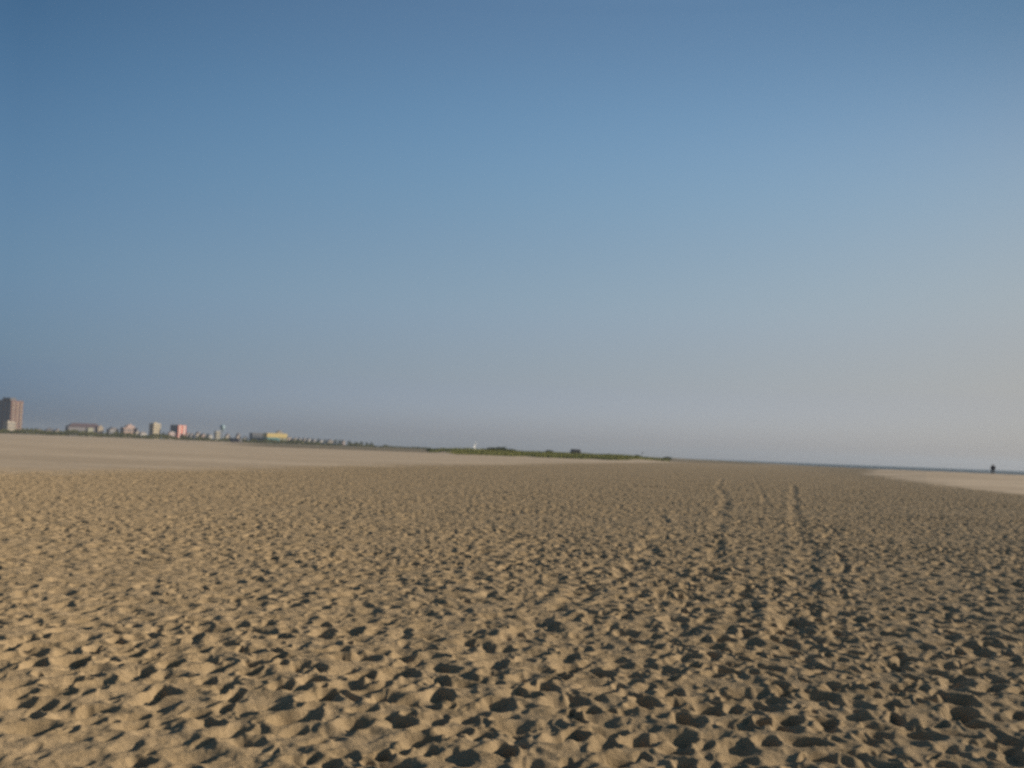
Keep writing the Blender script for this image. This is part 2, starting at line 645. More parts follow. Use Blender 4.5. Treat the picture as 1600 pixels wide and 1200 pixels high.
def tree(px, py_top, d, w, label, group):
    x, y = at(px, d)
    z = gz(x, y)
    h = max(3.0, ztop(px, py_top, d) - z)
    o = thing('tree', label, 'tree', (x, y, z), random.uniform(0, 6), group)
    bm = bmesh.new()
    tube(bm, (0, 0, -0.2), (0.1, 0, h * .55), 0.22, 0.12, 8)
    for k in range(5):
        t = 2 * math.pi * k / 5
        tube(bm, (0.05, 0, h * (.3 + .05 * k)), (w * .3 * math.cos(t), w * .3 * math.sin(t), h * (.55 + .06 * k)), 0.09, 0.03, 6)
    link_mesh('trunk', bm, BARK, o)
    n = 420
    p = rng.normal(size=(n, 3))
    p /= np.linalg.norm(p, axis=1, keepdims=True)
    p *= (rng.random(n) ** 0.5)[:, None]
    q = 1 + 0.3 * np.sin(3 * p[:, 0] + px) * np.cos(4 * p[:, 2])
    c = np.stack([p[:, 0] * w / 2 * q, p[:, 1] * w / 2 * q, h * .62 + p[:, 2] * h * .38], 1)
    mesh_from_arrays('crown', leaves(c, np.full(n, 0.55)), 4, TREEL, o)
    return o


shrub(772, 520, 6.5, 2.2, 'broad dark shrub just right of the white sail, taller than the dune grass')
shrub(784, 530, 4.5, 2.5, 'tallest dark rounded shrub on the crest of the grassy dune')
shrub(797, 540, 4.8, 1.9, 'dark shrub on the right shoulder of the tallest dune shrub')
shrub(757, 545, 4.5, 1.4, 'low dark shrub between the white sail and the broad dune shrub')
shrub(858, 560, 3.6, 1.9, 'lone dark shrub midway between the tallest dune shrub and the dark hut')
shrub(917, 570, 1.9, 0.9, 'small dark shrub at the right end of the dark hut')
shrub(944, 580, 3.2, 1.2, 'small dark shrub midway between the dark hut and the leaning post')
shrub(952, 575, 2.6, 1.3, 'small pointed shrub on the grass right of the midway shrub')
shrub(996, 590, 2.6, 1.5, 'small dark shrub at the left foot of the leaning post')
shrub(1043, 660, 5.0, 2.0, 'isolated low shrub past the right end of the grassy dune')
shrub(676, 560, 6.0, 1.4, 'low dark shrub at the left tip of the grassy dune', )

# ------------------------------------------------------------------ buildings of the far town
GLASS = paint('window_glass', (0.05, 0.07, 0.09), 0.15, 0.2, 0.5)
TRIM = paint('white_trim', (0.72, 0.70, 0.66), 0.6, 0.06)


def frame_at(px_corner, d, alpha):
    """an Empty's place and turn: local x runs along the sunlit face, local y along the shaded one"""
    x, y = at(px_corner, d)
    return (x, y, gz(x, y)), -az(px_corner) + alpha


def windows(parent, a, b, z0, z1, nx, nz, face, ww, wh, mat=None, proud=0.06, x0=0.0):
    """every window a small framed pane of its own standing proud of the wall"""
    for i in range(nx):
        for k in range(nz):
            bm = bmesh.new()
            zc = z0 + (z1 - z0) * (k + .5) / nz
            if face == 'lit':
                c = x0 + (a - x0) * (i + .5) / nx
                box(bm, c - ww / 2, c + ww / 2, -proud, 0.1, zc - wh / 2, zc + wh / 2)
            else:
                c = b * (i + .5) / nx
                box(bm, -proud, 0.1, c - ww / 2, c + ww / 2, zc - wh / 2, zc + wh / 2)
            link_mesh('window', bm, mat or GLASS, parent)


def flat_block(name, label, cat, px0, pxm, px1, ytop, d, wall_mat, alpha=45, win=None, dark_mat=None, roof_mat=None, group=None):
    al = R(alpha)
    loc, rz = frame_at(pxm, d, al)
    s = mpp(pxm, d)
    a, b = (px1 - pxm) * s / math.cos(al), max(4.0, (pxm - px0) * s / math.sin(al))
    h = ztop((px0 + px1) / 2, ytop, d) - loc[2]
    o = thing(name, label, cat, loc, rz, group)
    bm = bmesh.new()
    box(bm, 0, a, 0, b, -1, h - 0.6)
    link_mesh('wall', bm, wall_mat, o)
    bm = bmesh.new()
    box(bm, -0.25, a + .25, -.25, b + .25, h - 0.6, h)
    link_mesh('roof', bm, roof_mat or TRIM, o)
    if win:
        nx, nz, ny = win
        windows(o, a, b, 2, h - 1.2, nx, nz, 'lit', a / nx * .5, (h - 3) / nz * .5)
        if ny:
            windows(o, a, b, 2, h - 1.2, ny, nz, 'shade', b / ny * .5, (h - 3) / nz * .5)
    return o, a, b, h


def house(label, px0, px1, yeave, yridge, d, wall_rgb, roof_rgb, alpha=25, depth=9.0, group='small houses in the far town', name='house', hip=False, win=(3, 1)):
    if px1 - px0 < 11:
        alpha, depth = 38, 4.5
    al = R(alpha)
    pxm = px0 + (px1 - px0) * (0.07 if px1 - px0 < 11 else 0.2)
    loc, rz = frame_at(pxm, d, al)
    s = mpp(pxm, d)
    a = (px1 - pxm) * s / math.cos(al)
    b = max(depth, (pxm - px0) * s / math.sin(al))
    pc = (px0 + px1) / 2
    he, hr = ztop(pc, yeave, d) - loc[2], ztop(pc, yridge, d) - loc[2]
    he = max(he, 2.6)
    hr = max(hr, he + 0.8)
    o = thing(name, label, 'house', loc, rz, group)
    wm = paint('wall_%02d_%02d_%02d' % tuple(int(v * 99) for v in wall_rgb), wall_rgb)
    rm = paint('roof_%02d_%02d_%02d' % tuple(int(v * 99) for v in roof_rgb), roof_rgb)
    bm = bmesh.new()
    box(bm, 0, a, 0, b, -1, he)
    link_mesh('wall', bm, wm, o)
    bm = bmesh.new()
    e = 0.45
    if hip:
        v = [bm.verts.new(p) for p in ((-e, -e, he), (a + e, -e, he), (a + e, b + e, he), (-e, b + e, he))]
        k = min(b * .5, a * .35)
        r0, r1 = bm.verts.new((k, b / 2, hr)), bm.verts.new((a - k, b / 2, hr))
        for f in ((v[0], v[1], r1, r0), (v[1], v[2], r1), (v[2], v[3], r0, r1), (v[3], v[0], r0), (v[3], v[2], v[1], v[0])):
            bm.faces.new(f)
    else:                            # gable ends on the sunlit side
        prism(bm, ((-e, he), (a + e, he), (a / 2, hr)), -e, b + e)
    rf = link_mesh('roof', bm, rm, o)
    bm = bmesh.new()
    box(bm, a * .3, a * .3 + .6, b * .45, b * .45 + .6, he, hr + .5)
    link_mesh('chimney', bm, paint('chimney_brick', (0.30, 0.17, 0.12)), rf)
    windows(o, a, b, 1.0, he, win[0], win[1], 'lit', a / win[0] * .4, he / win[1] * .38)
    return o


D0 = 2000.0
# high-rise at the left edge of the frame
wall_t = paint('tower_brick', (0.30, 0.165, 0.14), 0.8, 0.08, 0.1)
o, a, b, h = flat_block('apartment_tower', 'tall brown-pink apartment tower at the left edge, far higher than the rest of the town', 'building',
                        -16, 14.5, 33.5, 625, D0, wall_t, 42, None, roof_mat=paint('tower_cornice', (0.26, 0.20, 0.19)))
bal = paint('balcony_concrete', (0.46, 0.38, 0.28), 0.8, 0.08, 0.2)
for i in range(3):                   # stacks of balconies on the sunlit side
    c = a * (i + .5) / 3
    for k in range(16):
        bm = bmesh.new()
        z = 5 + k * (h - 8) / 16
        box(bm, c - a * .085, c + a * .085, -1.3, 0.1, z, z + 0.25)
        box(bm, c - a * .085, c + a * .085, -1.3, -1.18, z + .25, z + 1.25)
        link_mesh('balcony', bm, bal, o)
windows(o, a, b, 4, h - 2, 2, 12, 'lit', a / 11, 1.9)
for i in range(5):                   # upright window bands on the shaded side
    bm = bmesh.new()
    c = b * (i + .5) / 5
    box(bm, -0.08, 0.1, c - b * .055, c + b * .055, 4, h - 2)
    link_mesh('window_band', bm, GLASS, o)
bm = bmesh.new()
box(bm, a * .05, a * .55, b * .1, b * .5, h, h + 4.5)
box(bm, a * .5, a * .7, b * .2, b * .4, h, h + 2.5)
link_mesh('penthouse', bm, paint('dark_plant_room', (0.13, 0.13, 0.15)), o)

o, a, b, h = flat_block('hotel_block', 'low cream block standing in front of the foot of the tall tower', 'building',
                        4, 11, 23, 659, 1930, paint('cream_stucco', (0.46, 0.40, 0.31)), 35, (4, 3, 2))
bm = bmesh.new()
box(bm, a * .15, a * .4, b * .3, b * .7, h, h + 2.4)
link_mesh('stair_hut', bm, paint('cream_stucco', (0.55, 0.48, 0.38)), o)

CREAM, PEACH, GREYW, WHITE = (0.52, 0.46, 0.38), (0.48, 0.34, 0.28), (0.40, 0.39, 0.40), (0.58, 0.56, 0.53)
DKROOF, BRROOF = (0.11, 0.105, 0.11), (0.33, 0.29, 0.28)
house('tiny pale house low in the scrub between the tall tower and the dark roofed house', 59, 65, 672, 670, D0, WHITE, DKROOF)
house('low dark roofed house left of the long mauve roofed building', 68, 86, 673.5, 668.5, D0, (0.25, 0.24, 0.24), DKROOF, 15, 12, hip=True)
house('tiny white gabled house right beside the low dark roofed house', 87, 93, 673.5, 670, D0, WHITE, BRROOF)

# long building with a hipped mauve roof
loc, rz = frame_at(106, D0, R(12))
s = mpp(132, D0)
o = thing('long_hall', 'long grey hall with a mauve brown hipped roof and pale end bays', 'building', loc, rz)
a, b = 54 * s / math.cos(R(12)), 24.0
he, hr = ztop(132, 667.5, D0) - loc[2], ztop(132, 661.5, D0) - loc[2]
bm = bmesh.new(); box(bm, 0, a, 0, b, -1, he); link_mesh('wall', bm, paint('grey_siding', (0.36, 0.34, 0.36)), o)
bm = bmesh.new()
v = [bm.verts.new(p) for p in ((-1, -1, he), (a + 1, -1, he), (a + 1, b + 1, he), (-1, b + 1, he))]
r0, r1 = bm.verts.new((9, b / 2, hr)), bm.verts.new((a - 9, b / 2, hr))
for f in ((v[0], v[1], r1, r0), (v[1], v[2], r1), (v[2], v[3], r0, r1), (v[3], v[0], r0), (v[3], v[2], v[1], v[0])):
    bm.faces.new(f)
link_mesh('roof', bm, paint('mauve_shingle', (0.21, 0.14, 0.15)), o)
bm = bmesh.new(); box(bm, a * .56, a * .71, -2.2, 0.0, -1, he - .6); link_mesh('porch', bm, paint('pale_green_cream', (0.58, 0.58, 0.44)), o)
bm = bmesh.new()
prism(bm, ((a - 9, -1), (a + .5, -1), (a + .5, he), (a - 4.2, hr - 1.5), (a - 9, he)), -3.0, -1.1)
link_mesh('gable_bay', bm, paint('warm_cream', (0.66, 0.55, 0.42)), o)
windows(o, a * .54, b, 3.0, he - .5, 9, 1, 'lit', 2.4, 2.2)

house('grey house with one narrow cream front between the long hall and the peach building', 167, 185, 671, 667.5, D0, GREYW, (0.30, 0.28, 0.29), 22, 14)
# stepped peach building
o, a, b, h = flat_block('hotel_block', 'wide peach building with a stepped pink top left of the slender cream block', 'building',
                        187, 193, 214, 668, D0, paint('peach_stucco', PEACH), 30, (6, 2, 2), roof_mat=paint('pink_trim', (0.60, 0.42, 0.38)))
hh = ztop(203, 662.8, D0) - o.location.z
bm = bmesh.new()
box(bm, a * .25, a * .85, b * .2, b * .8, h, (h + hh) / 2 + .5)
box(bm, a * .42, a * .68, b * .3, b * .7, (h + hh) / 2 + .5, hh)
link_mesh('upper_storey', bm, paint('pink_stucco', (0.60, 0.44, 0.40)), o)
house('narrow cream house touching the right end of the peach building', 212, 217, 675, 672, D0 - 60, CREAM, BRROOF, win=(1, 1))
house('low white house between the peach building and the slender cream block', 219, 229, 677.5, 674.5, D0 - 60, WHITE, BRROOF, hip=True)
# slender cream block
o, a, b, h = flat_block('apartment_block', 'slender cream yellow apartment block with a shaded grey left side', 'building',
                        232, 239, 250, 661.5, D0, paint('yellow_cream', (0.62, 0.52, 0.34)), 40, (3, 5, 2))
bm = bmesh.new(); box(bm, a * .3, a * .6, b * .3, b * .6, h, h + 2.2); link_mesh('stair_hut', bm, paint('yellow_cream', (0.62, 0.52, 0.34)), o)
# salmon pink block
o, a, b, h = flat_block('apartment_block', 'salmon pink block with white upright stripes and a dark blue shaded side', 'building',
                        265, 277.5, 290, 664, D0, paint('salmon_stucco', (0.82, 0.28, 0.21)), 45, None, roof_mat=paint('salmon_trim', (0.5, 0.26, 0.22)))
for cx_, w_ in ((.2, .15), (.75, .2)):
    bm = bmesh.new(); box(bm, a * (cx_ - w_ / 2), a * (cx_ + w_ / 2), -.5, .1, 1, h - 1.0); link_mesh('white_stripe', bm, paint('stripe_white', (0.74, 0.60, 0.55)), o)
bm = bmesh.new(); box(bm, -.4, .1, b * .05, b * .95, h * .42, h - .8); link_mesh('side_shade_panel', bm, paint('navy_side_shade', (0.06, 0.075, 0.11)), o)  # dark navy panel paints the shade on the side away from the sun
windows(o, a, b, 2, h - 1.5, 1, 4, 'lit', a * .09, 1.6, x0=a * 0.0)
house('low pink house at the foot of the salmon block\'s blue side', 263, 273, 676, 673.5, D0 - 70, (0.55, 0.42, 0.40), GREYW, win=(3, 1))

small = [
    (291, 296, 677.5, 674.5, (0.52, 0.43, 0.42), 'small dusky pink house touching the right side of the salmon block'),
    (297, 303, 678, 675.5, GREYW, 'small grey gabled house, second to the right of the salmon block'),
    (306, 313, 678, 673.8, CREAM, 'cream gabled house, tallest of the small houses just right of the salmon block'),
    (315, 321, 679, 675.5, PEACH, 'small peach gabled house midway between the salmon block and the water tower'),
    (326, 332, 680, 677.0, WHITE, 'small white house left of the beige block by the water tower'),
    (352, 360, 681, 675.8, CREAM, 'cream gabled house just right of the water tower'),
    (369, 376, 682, 676.0, (0.58, 0.48, 0.40), 'tall narrow beige house behind the dark truck'),
    (381, 387, 683.5, 680.5, WHITE, 'small white house between the dark truck and the grey hall'),
]
for (p0, p1, ye, yr, c, lab) in small:
    ye, yr = ye + 0.9, yr + 1.1 + 0.5 * math.sin(p0 * 1.7)
    house(lab, p0, p1, ye, yr, D0, c, BRROOF if c != WHITE else (0.36, 0.35, 0.36), win=(2, 1))
flat_block('apartment_block', 'small beige flat roofed block standing left of the water tower', 'building', 334, 337, 344, 673.5, D0 + 60,
           paint('beige_stucco', (0.50, 0.46, 0.36)), 30, (3, 3, 1))

# water tower
x, y = at(346.5, D0 - 40)
z = gz(x, y)
zt, zb = ztop(346.5, 663.5, D0 - 40) - z, ztop(346.5, 671.5, D0 - 40) - z
o = thing('water_tower', 'pale blue water tower with a round tank on a slim stem', 'water tower', (x, y, z))
bm = bmesh.new()
hm = (zt + zb) / 2
rt = 4.6
lathe(bm, [(1.2, zb - 1.5), (2.6, zb), (4.6, zb + (hm - zb) * .45), (rt, hm), (rt * .92, hm + (zt - hm) * .5), (rt * .62, hm + (zt - hm) * .85), (.5, zt)], 24)
link_mesh('tank', bm, paint('tank_blue', (0.38, 0.58, 0.66), 0.45, 0.05), o, True)
bm = bmesh.new()
lathe(bm, [(3.0, -1), (1.6, 3.5), (1.1, zb * .5), (1.1, zb - 1.2)], 16)
link_mesh('stem', bm, paint('stem_blue', (0.26, 0.31, 0.36), 0.5, 0.05), o, True)
bm = bmesh.new()
lathe(bm, [(rt + .35, hm - .2), (rt + .5, hm), (rt + .35, hm + .2), (rt * .99, hm)], 24)
link_mesh('walkway', bm, paint('walkway_grey', (0.35, 0.40, 0.42)), o)

# grey hall and yellow pavilion
o, a, b, h = flat_block('warehouse', 'plain grey hall attached in look to the left of the yellow pavilion', 'building', 389, 394, 415, 676.5, D0,
                        paint('grey_metal_wall', (0.26, 0.26, 0.28)), 18, (7, 1, 0), roof_mat=paint('grey_metal_roof', (0.28, 0.27, 0.29)))
o['label'] = 'plain grey hall directly left of the yellow pavilion'
loc, rz = frame_at(417, D0 - 30, R(20))
o = thing('pavilion', 'wide yellow pavilion with a teal base and small lantern on its flat roof', 'building', loc, rz)
s = mpp(432, D0 - 30)
a, b = 31 * s / math.cos(R(20)), 22.0
h = ztop(432, 677.2, D0 - 30) - loc[2]
hb = ztop(432, 683.8, D0 - 30) - loc[2]
bm = bmesh.new(); box(bm, 0, a * .62, 0, b, -1, hb); link_mesh('base_wall', bm, paint('teal_paint', (0.16, 0.42, 0.42)), o)
bm = bmesh.new(); box(bm, a * .62 + .003, a, 0.3, b, -1, hb); link_mesh('entrance_wall', bm, paint('pale_sage', (0.44, 0.45, 0.33)), o)
bm = bmesh.new(); box(bm, -.6, a + .6, -.6, b + .6, hb + .003, h); link_mesh('fascia', bm, paint('yellow_paint', (0.98, 0.76, 0.29)), o)
bm = bmesh.new()
hl = ztop(436, 672.5, D0 - 30) - loc[2]
box(bm, a * .55, a * .78, b * .3, b * .6, h, (h + hl) / 2)
prism(bm, ((a * .53, (h + hl) / 2), (a * .80, (h + hl) / 2), (a * .665, hl)), b * .28, b * .62)
link_mesh('lantern', bm, paint('lantern_tan', (0.50, 0.44, 0.38)), o)
bm = bmesh.new(); lathe(bm, [(.5, h), (.35, h + 3.5), (.6, h + 3.8), (.1, hl + 1.2)], 10, a * .83, b * .4); link_mesh('finial', bm, TRIM, o)
windows(o, a * .58, b, 1.5, hb, 5, 1, 'lit', 2.6, 2.2)

row = [
    (449, 457, 684.5, 681.5, (0.60, 0.47, 0.42), 'pinkish cream house directly right of the yellow pavilion'),
    (459, 465, 686, 682.0, CREAM, 'first pale gabled house after the pinkish cream house by the pavilion'),
    (467, 472, 686.5, 683.0, WHITE, 'second pale gabled house in the row, a white one after the first cream gable'),
    (474, 479, 687, 683.0, CREAM, 'third pale gabled house in the row right of the pavilion'),
    (481, 486, 687, 683.6, WHITE, 'fourth pale gabled house in the row right of the pavilion'),
    (489, 494, 688, 685.0, GREYW, 'fifth, greyer gabled house in the row right of the pavilion'),
    (500, 505, 688.5, 685.6, WHITE, 'small white gabled house, next to last group of the row right of the pavilion'),
    (510, 521, 689.0, 685.2, CREAM, 'widest cream house near the right end of the town row'),
    (535, 539, 690.5, 686.8, (0.60, 0.45, 0.42), 'lone narrow pink house past the right end of the town row'),
]
for (p0, p1, ye, yr, c, lab) in row:
    ye, yr = ye + 0.9, yr + 1.1 + 0.5 * math.sin(p0 * 1.7)
    house(lab, p0, p1, ye, yr, D0, c, (0.40, 0.36, 0.33) if c != WHITE else (0.46, 0.44, 0.43), win=(2, 1), group='pale houses in the row right of the pavilion')

TG = 'small dark trees among the far houses'
for px, yt, w, lab in [
    (466.5, 683.6, 5, 'narrow dark tree between the first and second pale houses right of the pavilion'),
    (473.5, 684.0, 5, 'narrow dark tree between the second and third pale houses right of the pavilion'),
    (480.5, 684.3, 5, 'narrow dark tree between the third and fourth pale houses right of the pavilion'),
    (487.5, 684.8, 5, 'narrow dark tree between the fourth pale house and the greyer one'),
    (497.0, 684.6, 7, 'dark tree right of the greyer house in the town row'),
    (507.5, 685.5, 6, 'dark tree on the left side of the widest cream house'),
    (524.0, 686.0, 9, 'broad dark tree at the right end of the widest cream house'),
    (531.0, 686.8, 8, 'dark tree just left of the lone pink house'),
    (545.5, 688.2, 9, 'dark tree just right of the lone pink house'),
    (556.0, 690.0, 8, 'low dark tree, second to the right of the lone pink house'),
    (564.5, 689.4, 7, 'pointed dark tree left of the last pair on the shore'),
    (573.0, 690.8, 6, 'small dark tree, left one of the last pair on the shore'),
    (580.5, 691.0, 6, 'last small dark tree where the town ends on the right'),
    (77.0, 669.0, 9, 'dark tree rising behind the low dark roofed house'),
    (255.0, 675.0, 9, 'dark tree between the slender cream block and the salmon block'),
    (323.5, 677.0, 7, 'dark tree left of the small white house by the water tower'),
]:
    tree(px, yt, D0 + 20, w, lab, TG)

# ------------------------------------------------------------------ truck on the far sand
TD = 1150.0
x, y = at(369.5, TD)
z = gz(x, y)
o = thing('truck', 'dark navy truck with a pale front parked on the sand before the scrub', 'truck', (x, y, z), -az(369.5) + R(8))
o.scale = (1.3, 1.3, 1.5)
navy, black, pale = paint('truck_navy', (0.012, 0.015, 0.03), 0.5), paint('tyre_rubber', (0.02, 0.02, 0.02), 0.9), paint('truck_pale', (0.45, 0.43, 0.44), 0.4)
bm = bmesh.new(); box(bm, -5.0, 1.9, -1.2, 1.2, 0.75, 3.3); bmesh.ops.bevel(bm, geom=bm.edges[:], offset=.12, segments=2, affect='EDGES'); link_mesh('cargo_box', bm, navy, o)
bm = bmesh.new(); prism(bm, ((2.0, .6), (4.6, .6), (4.7, 1.6), (4.1, 1.75), (3.6, 2.7), (2.0, 2.8)), -1.1, 1.1); cab = link_mesh('cab', bm, pale, o)
bm = bmesh.new(); prism(bm, ((3.68, 2.6), (4.14, 1.82), (4.2, 1.82), (3.75, 2.6)), -1.0, 1.0); link_mesh('windscreen', bm, GLASS, cab)
bm = bmesh.new(); box(bm, -5.0, 4.6, -.5, .5, .45, .75); link_mesh('chassis', bm, black, o)
for wx in (-3.6, -2.5, 3.4):
    for wy in (-1.0, 1.0):
        bm = bmesh.new()
        prism(bm, [(wx + .5 * math.cos(t), .48 + .5 * math.sin(t)) for t in np.linspace(0, 2 * math.pi, 17)[:-1]], wy - .15, wy + .15)
        wh = link_mesh('wheel', bm, black, o)
        bm = bmesh.new()
        prism(bm, [(wx + .25 * math.cos(t), .48 + .25 * math.sin(t)) for t in np.linspace(0, 2 * math.pi, 13)[:-1]], wy - .17, wy + .17)
        link_mesh('rim', bm, pale, wh)

# ------------------------------------------------------------------ sailing boat on the inlet
SD = 950.0
x, y = at(741.2, SD)
o = thing('sailboat', 'sailboat with a tall narrow white sail showing above the dune', 'sailboat', (x, y, -1.2))
o.rotation_euler = (R(0), R(7), -az(741) + R(-62))
o.rotation_euler = (Matrix.Rotation(R(6), 3, 'Y') @ Matrix.Rotation(R(52), 3, 'Z')).to_euler()
mh = ztop(741, 688.8, SD) + 1.2
wht = paint('sail_white', (1.0, 1.0, 0.97), 0.7, 0.03)
bm = bmesh.new()
prev = None
for k, (sx, w, zk, zd) in enumerate(((-4.2, 1.0, -.1, .9), (-2.5, 1.4, -.4, .85), (0, 1.55, -.5, .85), (2.5, 1.1, -.4, .95), (4.4, .08, .2, 1.15))):
    ring = [bm.verts.new(p) for p in ((sx, -w, zd), (sx, -w * .75, zk + .35), (sx, 0, zk), (sx, w * .75, zk + .35), (sx, w, zd))]
    if prev:
        for i in range(4):
            bm.faces.new((prev[i], prev[i + 1], ring[i + 1], ring[i]))
        bm.faces.new((prev[4], prev[0], ring[0], ring[4]))
    else:
        bm.faces.new(ring)
    prev = ring
bm.faces.new(prev[::-1])
link_mesh('hull', bm, paint('hull_white', (0.7, 0.7, 0.68), 0.3, 0.03), o)
bm = bmesh.new(); tube(bm, (.8, 0, .8), (.8, 0, mh + .3), .09, .05); link_mesh('mast', bm, paint('mast_alloy', (0.6, 0.6, 0.6), 0.35, 0.05, 1, 0.6), o)
bm = bmesh.new(); tube(bm, (.8, 0, 1.9), (-2.6, 0.3, 1.9), .07, .06); link_mesh('boom', bm, paint('mast_alloy', (0, 0, 0)), o)


def sail(name, tack, clew, head, belly):
    bm = bmesh.new()
    tack, clew, head = Vector(tack), Vector(clew), Vector(head)
    g = []
    for i in range(9):
        t = i / 8
        l, r = tack.lerp(head, t), clew.lerp(head, t)
        roach = 0.35 * math.sin(math.pi * t)
        rw = []
        for j in range(6):
            q = j / 5
            p = l.lerp(r, q) + (r - l) * roach * q * .5 + Vector((0, 1, 0)) * belly * math.sin(math.pi * q) * (1 - t)
            rw.append(bm.verts.new(p))
        g.append(rw)
    for i in range(8):
        for j in range(5):
            bm.faces.new((g[i][j], g[i][j + 1], g[i + 1][j + 1], g[i + 1][j]))
    geo = bmesh.ops.solidify(bm, geom=bm.faces[:], thickness=.03)
    return link_mesh(name, bm, wht, o, True)


sail('mainsail', (.72, 0, 2.0), (-2.5, .3, 2.0), (.72, 0, mh), .25)

# ------------------------------------------------------------------ hut, leaning post
HD = 545.0
x, y = at(899, HD)
z = gz(x, y)
o = thing('hut', 'small dark grey hut half hidden behind the dune grass', 'hut', (x, y, z), -az(899) + R(18))
h = ztop(899, 702.0, HD) - z
hw = 2.25
bm = bmesh.new(); box(bm, -hw, hw, -1.6, 1.6, -.4, h * .62); link_mesh('wall', bm, paint('hut_boards', (0.05, 0.056, 0.062), 0.9, 0.2, 3), o)
bm = bmesh.new(); prism(bm, ((-hw - .3, h * .60), (hw + .3, h * .60), (hw * .8, h), (-hw * .8, h)), -1.9, 1.9); link_mesh('roof', bm, paint('hut_roof', (0.055, 0.06, 0.07), 0.8), o)
bm = bmesh.new(); box(bm, -.5, .5, -1.68, -1.55, -.2, 1.6); link_mesh('door', bm, paint('hut_door', (0.07, 0.075, 0.08)), o)
bm = bmesh.new(); box(bm, hw + .02, hw + .5, -1.2, -.6, -.3, h * .85); link_mesh('rain_tank', bm, TRIM, o)

x, y = at(1002, 610)
z = gz(x, y)
o = thing('leaning_post', 'thin dark wooden post leaning to the right above the dune grass', 'post', (x, y, z - .1))
o.rotation_euler = (0, R(12), 0)
h = ztop(1003, 704.8, 610) - z
bm = bmesh.new(); tube(bm, (0, 0, 0), (0.02, 0, h), .17, .13, 10); link_mesh('shaft', bm, paint('dark_timber', (0.06, 0.055, 0.06), 0.9, .2, 3), o)
bm = bmesh.new(); box(bm, -.28, .28, -.19, -.12, h - 1.0, h - .55); link_mesh('board', bm, paint('dark_timber', (0, 0, 0)), o)

# ------------------------------------------------------------------ person at the crest of the beach
PD = 222.0
x, y = at(1551.5, PD)
z = gz(x, y)
ph = ztop(1551.5, 727.2, PD) - z
k = ph / 1.76 * 1.04
person = thing('person', 'person in dark clothes standing alone on the sand before the sea', 'person', (x, y, z), R(170))
person.scale = (1.62, 1.25, 1.08)     # a broad figure in a bulky coat


def skinned(name, pts, edges, radii, mat, root=0, parent=None):
    me = bpy.data.meshes.new(name)
    me.from_pydata([tuple(Vector(p) * k) for p in pts], edges, [])
    o = bpy.data.objects.new(name, me)
    col.objects.link(o)
    sk = o.modifiers.new('skin', 'SKIN')
    sk.use_smooth_shade = True
    for i, r in enumerate(radii):
        r = r if isinstance(r, tuple) else (r, r)
        me.skin_vertices[0].data[i].radius = (r[0] * k, r[1] * k)
        me.skin_vertices[0].data[i].use_root = (i == root)
    o.modifiers.new('sub', 'SUBSURF').levels = 1
    o.modifiers['sub'].render_levels = 1
    me.materials.append(mat)
    if parent:
        o.parent = parent
    return o


P, E, Rr = [], [], []


def v(p, r, link=None):
    P.append(p); Rr.append(r)
    if link is not None:
        E.append((link, len(P) - 1))
    return len(P) - 1


pel = v((0, 0, .95), (.15, .10))
wst = v((0, 0, 1.10), (.135, .09), pel)
chs = v((0, 0.01, 1.30), (.16, .11), wst)
nk0 = v((0, 0, 1.46), (.075, .065), chs)
nk1 = v((0, -.01, 1.53), .05, nk0)
hd = v((0, -.02, 1.62), (.078, .09), nk1)
hd2 = v((0, -.015, 1.71), (.065, .075), hd)
nose = v((0, -.115, 1.61), .012, hd)
for sgn in (-1, 1):
    ear = v((sgn * .083, -.005, 1.62), .012, hd)
    sh = v((sgn * .19, 0, 1.41), .06, chs)
    el = v((sgn * .235, .03, 1.13), .042, sh)
    wr = v((sgn * .235, -.05, .90), .03, el)
    pm = v((sgn * .232, -.07, .83), (.022, .036), wr)
    for f in range(4):
        a_ = v((sgn * .232, -.10 + f * .021, .765 - .006 * (f in (1, 2))), .009, pm)
        v((sgn * (.225), -.105 + f * .021, .725 - .008 * (f in (1, 2))), .008, a_)
    t_ = v((sgn * .215, -.115, .81), .010, pm)
    v((sgn * .207, -.13, .775), .009, t_)
    hp = v((sgn * .095, 0, .90), .095, pel)
    kn = v((sgn * .11, -.02, .50), .058, hp)
    an = v((sgn * .12, .02, .09), .038, kn)
    v((sgn * .13, -.13, .04), (.038, .03), an)
    v((sgn * .12, .06, .045), .032, an)
skin_m = paint('skin', (0.45, 0.28, 0.20), 0.5, .05, 5)
dk = paint('dark_jacket', (0.022, 0.024, 0.045), 0.85, .2, 8)
dk2 = paint('dark_trousers', (0.018, 0.018, 0.024), 0.85, .2, 8)
skinned('body', P, E, Rr, skin_m, 0, person)
P, E, Rr = [], [], []
c0 = v((0, 0, .86), (.19, .14)); c1 = v((0, 0, 1.10), (.175, .125), c0); c2 = v((0, .01, 1.30), (.19, .135), c1); v((0, 0, 1.47), (.085, .075), c2)
for sgn in (-1, 1):
    s1 = v((sgn * .195, 0, 1.41), .082, c2); s2 = v((sgn * .237, .03, 1.13), .064, s1); v((sgn * .236, -.045, .91), .05, s2)
skinned('jacket', P, E, Rr, dk, 0, person)
P, E, Rr = [], [], []
c0 = v((0, 0, .97), (.16, .115))
for sgn in (-1, 1):
    s1 = v((sgn * .095, 0, .88), .115, c0); s2 = v((sgn * .11, -.02, .50), .085, s1); v((sgn * .12, .02, .10), .072, s2)
skinned('trousers', P, E, Rr, dk2, 0, person)
bm = bmesh.new()
bmesh.ops.create_uvsphere(bm, u_segments=16, v_segments=10, radius=1)
for q in bm.verts:
    q.co = Vector((q.co.x * .097, q.co.y * .112 + .012, q.co.z * .10 + 1.675)) * k
